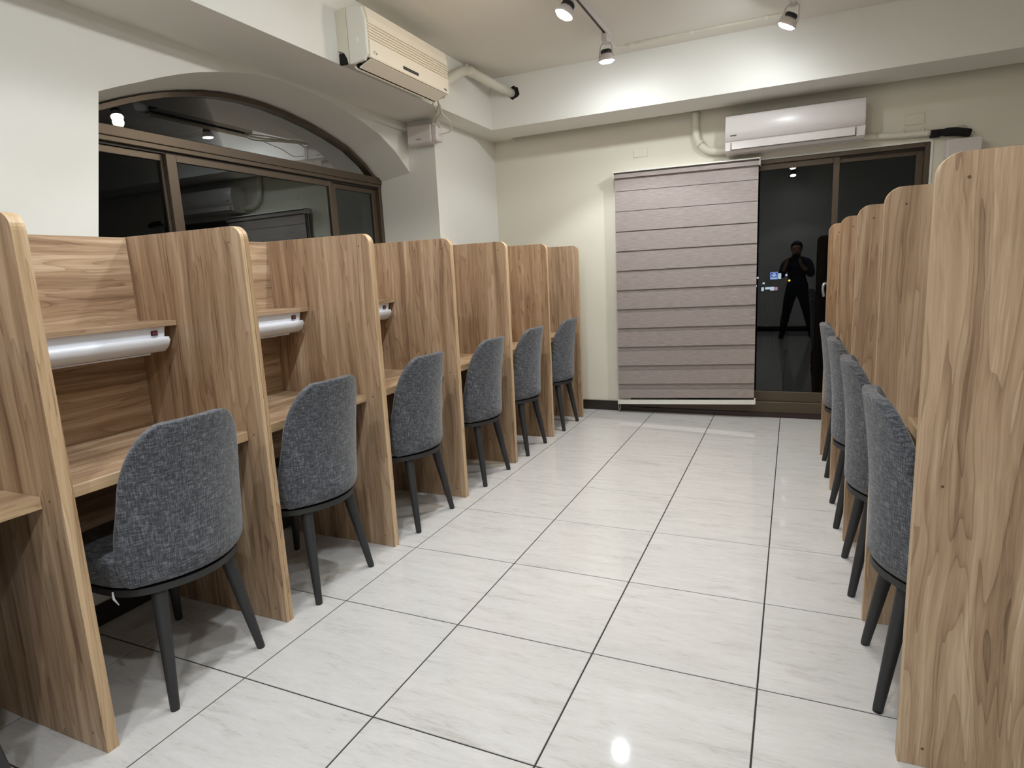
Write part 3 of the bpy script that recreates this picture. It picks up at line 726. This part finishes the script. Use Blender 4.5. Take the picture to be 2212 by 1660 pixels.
b_ = bmesh.new(); add_box(b_, -0.088, 0.094, -0.1125, -0.108, -0.055, 0.045, 0.002); finish('lid', b_, WHITEPLASTIC, pb)
wr = empty('cable_bundle', 'tangle of white cables hanging between the left air conditioner and the small white box', 'cable', (-0.80, 2.6, 2.36))
o = Vector(wr.location)
for nm, pts, r_ in (('cable', [(-0.58, 2.47, 2.372), (-0.60, 2.53, 2.360), (-0.66, 2.62, 2.352), (-0.72, 2.70, 2.350), (-0.80, 2.80, 2.345), (-0.86, 2.86, 2.325)], 0.007),
                    ('cable', [(-0.575, 2.46, 2.372), (-0.585, 2.52, 2.345), (-0.63, 2.60, 2.340), (-0.70, 2.72, 2.345), (-0.83, 2.85, 2.330)], 0.006),
                    ('cable', [(-0.60, 2.48, 2.372), (-0.66, 2.56, 2.368), (-0.70, 2.66, 2.362), (-0.78, 2.80, 2.340), (-0.80, 2.88, 2.300)], 0.005),
                    ('cable', [(-0.62, 2.58, 2.345), (-0.645, 2.66, 2.318), (-0.655, 2.76, 2.300), (-0.69, 2.84, 2.255), (-0.76, 2.86, 2.248), (-0.80, 2.87, 2.250)], 0.003)):
    tube(nm, CONDUIT, [v-o for v in smooth_path(pts)], r_, wr, 8)
for nm, lab, x, z in (('blank_plate', 'painted-over blank cover plate on the back wall above the blind', 0.410, 2.141), ('blank_plate', 'painted-over blank cover plate high on the back wall above the door', 2.289, 2.134)):
    e = empty(nm, lab, 'wall plate', (x, YB, z)); b_ = bmesh.new(); add_box(b_, -0.058, 0.058, -0.006, -0.0005, -0.034, 0.034, 0.002); finish('plate', b_, PAINT_B, e)

# ------------------------------------------------------------------ light tracks and spotlights
ZTR = ZC-0.032
for x, yend, lab in ((0.408, 3.02, 'slim white ceiling light track left of centre'), (1.515, 3.10, 'slim white ceiling light track on the right, seen at the top edge')):
    e = empty('light_track', lab, 'light track', (x, 0, ZC), 'ceiling light tracks')
    b_ = bmesh.new(); add_box(b_, -0.018, -0.0085, YR+0.3, yend, -0.032, -0.0005); add_box(b_, 0.0085, 0.018, YR+0.3, yend, -0.032, -0.0005); add_box(b_, -0.0085, 0.0085, YR+0.3, yend, -0.014, -0.0005); finish('rail', b_, WHITEMETAL, e)
    box('contact_slot', DARKPRINT, -0.0085, 0.0085, YR+0.3, yend-0.003, -0.026, -0.014, e)
    b_ = bmesh.new(); add_box(b_, -0.020, 0.020, yend, yend+0.05, -0.034, -0.0005, 0.002); finish('end_feed', b_, WHITEMETAL, e)
cw = empty('ceiling_conduit', 'thin cream cable duct along the ceiling between the two light tracks', 'conduit', (0.95, 3.345, ZC))
box('duct', CONDUIT, -0.50, 0.53, -0.010, 0.010, -0.014, -0.0005, cw)
for q in (-0.46, -0.06, 0.40): box('clip', RAILWHITE, q, q+0.02, -0.014, 0.014, -0.017, -0.0005, cw)
tube('cable', CONDUIT, [Vector((p[0]-0.95, p[1]-3.345, p[2]-ZC)) for p in smooth_path([(0.41, 3.07, ZC-0.02), (0.412, 3.16, ZC-0.05), (0.42, 3.27, ZC-0.035), (0.455, 3.345, ZC-0.008)])], 0.004, cw, 8)
LENS = {}
def lens_mat(tone, power):
    k_ = (tone, power)
    if k_ not in LENS: LENS[k_] = emit('lens_%s_%d' % (tone, round(power*100)), COOL if tone == 'cool' else WARM, LENS_L*power)
    return LENS[k_]
def spotlight(xt, x, y, z, aim, tone, label, power=1.0):
    """track head: adapter, two yoke arms, heat sink ring, glowing lens; its light sits at the lens"""
    e = empty('track_spotlight', label, 'spotlight', (xt, y, ZTR), 'spotlights on the ceiling tracks')
    b_ = bmesh.new(); add_box(b_, -0.019, 0.019, -0.045, 0.045, -0.050, -0.0005, 0.004); finish('adapter', b_, WHITEMETAL, e)
    d = Vector(aim).normalized(); lens = Vector((x-xt, 0, z-ZTR))
    q = Vector((0, 0, -1)).rotation_difference(d)
    def head(name, prof, mat, seg=24):
        g = bmesh.new(); rings = []
        for r_, h in prof: rings.append([g.verts.new(lens + q @ Vector((r_*math.cos(2*math.pi*k_/seg), r_*math.sin(2*math.pi*k_/seg), h))) for k_ in range(seg)])
        for a, b2 in zip(rings, rings[1:]):
            for k_ in range(seg):
                f = g.faces.new((a[k_], a[(k_+1) % seg], b2[(k_+1) % seg], b2[k_])); f.smooth = True
        g.faces.new(rings[0]); g.faces.new(rings[-1][::-1]); bmesh.ops.recalc_face_normals(g, faces=g.faces[:])
        return finish(name, g, mat, e)
    bulb = head('bulb', [(0.0430, 0.000), (0.0440, -0.0115), (0.0540, -0.0115), (0.0530, 0.002), (0.040, 0.022), (0.030, 0.034)], WHITEMETAL)
    head('heat_sink', [(0.034, 0.034), (0.036, 0.038), (0.036, 0.050), (0.030, 0.056)], BLACKPLASTIC)
    head('lens', [(0.0420, -0.0040), (0.0415, -0.0170), (0.038, -0.0200), (0.020, -0.0220)], lens_mat(tone, power))
    arm = bmesh.new()
    for sx in (-1, 1): add_tube(arm, [(0.017*sx, 0, -0.045), (0.036*sx, 0, -0.062), lens + q @ Vector((0.044*sx, 0, 0.045)), lens + q @ Vector((0.047*sx, 0, 0.012))], 0.0045, 8)
    finish('yoke', arm, WHITEMETAL, e)
    ld2 = bpy.data.lights.new('beam', 'SPOT'); ld2.energy = LAMP_W*power; ld2.color = COOL if tone == 'cool' else WARM
    ld2.spot_size = BEAM_ANGLE; ld2.spot_blend = BEAM_BLEND; ld2.shadow_soft_size = 0.04
    l2 = bpy.data.objects.new('beam_light', ld2); COL.objects.link(l2); l2.parent = e
    l2.location = lens + d*0.060; l2.rotation_mode = 'QUATERNION'; l2.rotation_quaternion = q
    return e
SPOTS = [(0.408, 0.410, 3.000, 2.580, (0.03, 0.10, -1), 'cool', 'lit cool white spotlight at the far end of the left track', 1.75),
         (0.408, 0.412, 2.170, 2.585, (-0.45, -0.25, -1), 'warm', 'glowing warm spotlight near the top edge, left of centre', 1.0),
         (0.408, 0.410, 1.15, 2.58, (-0.38, 0.15, -1), 'cool', 'spotlight of the left track, third from the back, above the frame', 1.35),
         (0.408, 0.410, 0.15, 2.58, (-0.40, 0.1, -1), 'cool', 'spotlight of the left track, fourth from the back, above the frame', 1.35),
         (0.408, 0.410, -0.85, 2.58, (-0.32, 0.1, -1), 'cool', 'spotlight of the left track, fifth from the back, behind the camera', 1.0),
         (1.515, 1.490, 2.990, 2.580, (-0.50, 0.10, -1), 'cool', 'lit cool white spotlight at the far end of the right track', 1.5),
         (1.515, 1.515, 2.05, 2.58, (0.3, 0.0, -1), 'warm', 'spotlight of the right track, second from the back, above the frame', 1.0),
         (1.515, 1.515, 0.90, 2.58, (0.3, 0.0, -1), 'cool', 'spotlight of the right track, third from the back, above the frame', 0.6),
         (1.515, 1.515, -0.10, 2.58, (0.3, 0.1, -1), 'cool', 'spotlight of the right track, fourth from the back, above the frame', 0.6),
         (1.515, 1.515, -1.15, 2.58, (0.05, 0.16, -1), 'cool', 'spotlight of the right track, fifth from the back, behind the camera', 1.3)]
SPOTS += [(0.408, 0.410, -1.75, 2.58, (0.15, 0.16, -1), 'cool', 'spotlight of the left track, last before the rear wall, behind the camera', 1.0),
          (1.515, 1.515, -2.05, 2.58, (0.05, 0.2, -1), 'cool', 'spotlight of the right track, last before the rear wall, behind the camera', 1.3)]
for s in SPOTS: spotlight(*s)

# ------------------------------------------------------------------ night view beyond the door
gr = structure(box('ground', plain('night_asphalt', srgb(10, 10, 11), 0.9), -30, 30, 6, 90, -7.2, -7.0), 'dark ground outside beyond the door', 'ground')
BLUE, WHITE_E, PINK, YEL = emit('sign_blue', srgb(40, 70, 190), 1.6), emit('sign_white', srgb(215, 232, 255), 1.6), emit('sign_pink', srgb(225, 160, 190), 1.2), emit('lamp_yellow', srgb(255, 215, 70), 2.5)
LBLUE = emit('sign_pale_blue', srgb(130, 160, 240), 1.4)
sg = empty('roadside_sign', 'lit blue and white roadside sign outside in the dark, upper of the two', 'sign', (0.0, 60, -7.0))
box('post', BLACKMETAL, -0.06, 0.06, 0.1, 0.2, 0, 6.7, sg)
b_ = bmesh.new(); add_box(b_, -0.33, 0.31, -0.05, 0.09, 6.58, 7.25, 0.05, 0, 2); bo = finish('board', b_, LBLUE, sg)
b_ = bmesh.new(); add_box(b_, -0.25, 0.26, -0.07, -0.052, 6.82, 7.17); finish('blue_field', b_, BLUE, bo)
b_ = bmesh.new()
add_tube(b_, [(-0.20, -0.085, 6.90), (-0.03, -0.085, 7.12), (0.0, -0.085, 7.14), (0.03, -0.085, 7.12), (0.20, -0.085, 6.90)], 0.035, 6); add_box(b_, -0.09, 0.10, -0.09, -0.075, 6.86, 6.98)
finish('emblem', b_, WHITE_E, bo)
b_ = bmesh.new()
for q in range(6): add_box(b_, -0.26+q*0.09, -0.20+q*0.09, -0.075, -0.052, 6.65, 6.74)
finish('lettering', b_, WHITE_E, bo)
b_ = bmesh.new(); add_box(b_, 0.33, 0.59, -0.03, 0.08, 6.62, 7.12, 0.03, 0, 2); finish('side_board', b_, WHITE_E, sg)
s2 = empty('shop_sign', 'lit white shop sign with pink end outside in the dark, lower of the two', 'sign', (-0.3, 60, -7.0))
for a, b2, z0, z1, mm in ((-0.74, -0.53, 5.58, 5.92, WHITE_E), (-0.42, 0.02, 5.72, 5.92, WHITE_E), (0.0, 0.33, 5.60, 5.93, WHITE_E), (0.36, 0.62, 5.62, 5.90, PINK)):
    b_ = bmesh.new(); add_box(b_, a, b2, -0.05, 0.05, z0, z1, 0.02); finish('board', b_, mm, s2)
box('post', BLACKMETAL, -0.05, 0.05, 0.06, 0.16, 0, 5.7, s2)
for q, (x, z, mm) in enumerate(((-1.401, -0.27, WHITE_E), (-0.881, -0.79, WHITE_E), (-1.544, -1.017, WHITE_E), (1.00, -0.127, WHITE_E), (1.26, -0.623, YEL))):
    lab = ['white street light outside, upper left by the blind edge', 'white street light outside, just above the white shop sign', 'white street light outside, lowest at the blind edge',
           'white street light outside, right of the blue sign', 'yellow street light outside, right of the blue sign'][q]
    e = empty('street_light', lab, 'street light', (x, 60.5, -7.0), 'distant street lights')
    box('post', BLACKMETAL, -0.04, 0.04, 0.0, 0.08, 0, 7.0+z, e)
    b_ = bmesh.new(); bmesh.ops.create_icosphere(b_, subdivisions=2, radius=0.10, matrix=Matrix.Translation((0, 0.04, 7.0+z+0.05))); finish('globe', b_, mm, e, True)

# ------------------------------------------------------------------ the photographer, seen only as a dim reflection in the door glass
SKIN = plain('skin', srgb(196, 150, 122), 0.55); HAIR = plain('black_hair', srgb(28, 24, 23), 0.6)
SHIRT = plain('dark_shirt', srgb(58, 57, 60), 0.9, bump=0.2, bscale=300); TROUSERS = plain('black_trousers', srgb(34, 34, 38), 0.9, bump=0.2, bscale=300)
SHOE = plain('dark_shoes', srgb(30, 29, 30), 0.6)
pe = empty('person', 'person in dark clothes with legs apart holding up a phone, reflected in the door glass', 'person', (1.62, -1.66, 0))
V_, E_, RAD = [], [], []
def vtx(x, y, z, r, par=None):
    V_.append((x-1.62, y+1.66 + (0.10 if y < -1.45 and z < 1.6 else 0.0), z)); RAD.append(r if isinstance(r, tuple) else (r, r))
    if par is not None: E_.append((par, len(V_)-1))
    return len(V_)-1
pel = vtx(1.62, -1.66, 0.80, (0.135, 0.105))
wst = vtx(1.615, -1.655, 0.93, (0.125, 0.095), pel); cst = vtx(1.61, -1.645, 1.09, (0.145, 0.105), wst)
shl = vtx(1.61, -1.645, 1.20, (0.11, 0.085), cst); nk = vtx(1.605, -1.625, 1.275, 0.050, shl)
jaw = vtx(1.60, -1.600, 1.335, (0.058, 0.062), nk); hd_ = vtx(1.60, -1.600, 1.405, (0.075, 0.088), jaw); crn = vtx(1.60, -1.610, 1.465, (0.066, 0.078), hd_)
for sx, fx in ((-1, 1.43), (1, 1.85)):
    hip = vtx(1.62+0.085*sx, -1.66, 0.745, 0.092, pel); kx = (fx+1.62+0.085*sx)/2
    kn = vtx(kx, -1.635, 0.42, 0.060, hip); cf = vtx(kx*0.45+fx*0.55, -1.655, 0.27, 0.056, kn); an = vtx(fx, -1.665, 0.085, 0.038, cf)
    he = vtx(fx, -1.670, 0.045, 0.040, an); bl_ = vtx(fx+0.02*sx, -1.56, 0.036, 0.036, he); to = vtx(fx+0.03*sx, -1.485, 0.030, 0.026, bl_)
    so_ = vtx(1.61+0.165*sx, -1.645, 1.185, 0.058, shl)
    el = vtx(1.61+0.215*sx, -1.560, 0.985, 0.042, so_); wr_ = vtx(1.562+0.110*sx, -1.345, 1.150, 0.026, el)
    pm = vtx(1.562+0.098*sx, -1.300, 1.195, (0.034, 0.020), wr_)
    for q, (dz, ln) in enumerate(((0.028, 0.9), (0.010, 1.0), (-0.008, 0.95), (-0.024, 0.78))):
        k1 = vtx(1.562+0.094*sx, -1.268, 1.215+dz, 0.0095, pm); k2 = vtx(1.562+0.088*sx - 0.004*sx, -1.252+0.004*ln, 1.222+dz, 0.0085, k1)
        k3 = vtx(1.562+0.088*sx-0.014*sx*ln, -1.2535, 1.226+dz, 0.0080, k2); vtx(1.562+0.088*sx-0.024*sx*ln, -1.2560, 1.229+dz, 0.0068, k3)
    t1 = vtx(1.562+0.085*sx, -1.300, 1.222, 0.0110, pm); t2 = vtx(1.562+0.070*sx, -1.290, 1.235, 0.0095, t1); vtx(1.562+0.052*sx, -1.286, 1.238, 0.0085, t2)
me = bpy.data.meshes.new('person_skin'); me.from_pydata(V_, E_, [])
tmp = bpy.data.objects.new('person_tmp', me); COL.objects.link(tmp)
md = tmp.modifiers.new('skin', 'SKIN')
for v, r_ in zip(me.skin_vertices[0].data, RAD): v.radius = r_
me.skin_vertices[0].data[0].use_root = True
sb = tmp.modifiers.new('sub', 'SUBSURF'); sb.levels = 2; sb.render_levels = 2
bme = bpy.data.meshes.new_from_object(tmp.evaluated_get(bpy.context.evaluated_depsgraph_get()))
bpy.data.objects.remove(tmp)
bme.name = 'body'; bme.materials.clear(); bme.materials.append(SKIN)
for p in bme.polygons: p.use_smooth = True
bo_ = bpy.data.objects.new('body', bme); COL.objects.link(bo_); bo_.parent = pe
def garment(name, mat, test, off):
    g = bmesh.new(); g.from_mesh(bme); g.normal_update()
    bmesh.ops.delete(g, geom=[f for f in g.faces if not test(f.calc_center_median())], context='FACES')
    for v in g.verts: v.co += v.normal*off
    return finish(name, g, mat, pe, True)
garment('trousers', TROUSERS, lambda c: 0.09 < c.z < 0.86, 0.010)
garment('shirt', SHIRT, lambda c: c.z > 0.82 and c.z < 1.265 and c.y < 0.29, 0.014)
for sx in (-1, 1): garment('shoe', SHOE, lambda c: c.z < 0.10 and c.x*sx > 0, 0.006)
hb_ = bmesh.new(); bmesh.ops.create_uvsphere(hb_, u_segments=20, v_segments=12, radius=1.0, matrix=Matrix.Translation((-0.02, 0.138, 1.425)) @ Matrix.Diagonal((0.088, 0.102, 0.098, 1)))
bmesh.ops.delete(hb_, geom=[v for v in hb_.verts if v.co.y > 0.185 and v.co.z < 1.465 or v.co.z < 1.335], context='VERTS'); finish('hair', hb_, HAIR, pe, True)
for sx in (-1, 1):
    g = bmesh.new(); bmesh.ops.create_uvsphere(g, u_segments=10, v_segments=6, radius=0.009, matrix=Matrix.Translation((-0.02+0.030*sx, 0.238, 1.402))); finish('eye', g, HAIR, pe, True)
    g = bmesh.new(); bmesh.ops.create_uvsphere(g, u_segments=10, v_segments=6, radius=1, matrix=Matrix.Translation((-0.02+0.078*sx, 0.155, 1.395)) @ Matrix.Diagonal((0.010, 0.018, 0.030, 1))); finish('ear', g, SKIN, pe, True)
g = bmesh.new(); add_tube(g, [(-0.02, 0.240, 1.400), (-0.02, 0.254, 1.372), (-0.02, 0.240, 1.364)], [0.006, 0.012, 0.008], 8); finish('nose', g, SKIN, pe)
g = bmesh.new(); add_box(g, -0.042, 0.002, 0.218, 0.228, 1.340, 1.348, 0.003); finish('mouth', g, plain('lips', srgb(150, 88, 80), 0.5), pe)
ph = empty('phone', 'phone held up in both hands by the person reflected in the door glass', 'phone', (1.562, -1.272, 1.229))
g = bmesh.new(); add_box(g, -0.074, 0.074, -0.004, 0.004, -0.036, 0.036, 0.003, 0, 2); finish('case', g, BLACKPLASTIC, ph)
g = bmesh.new(); add_box(g, -0.070, 0.070, -0.0046, -0.0038, -0.033, 0.033); finish('screen', g, plain('dark_screen', srgb(12, 12, 14), 0.1), ph)
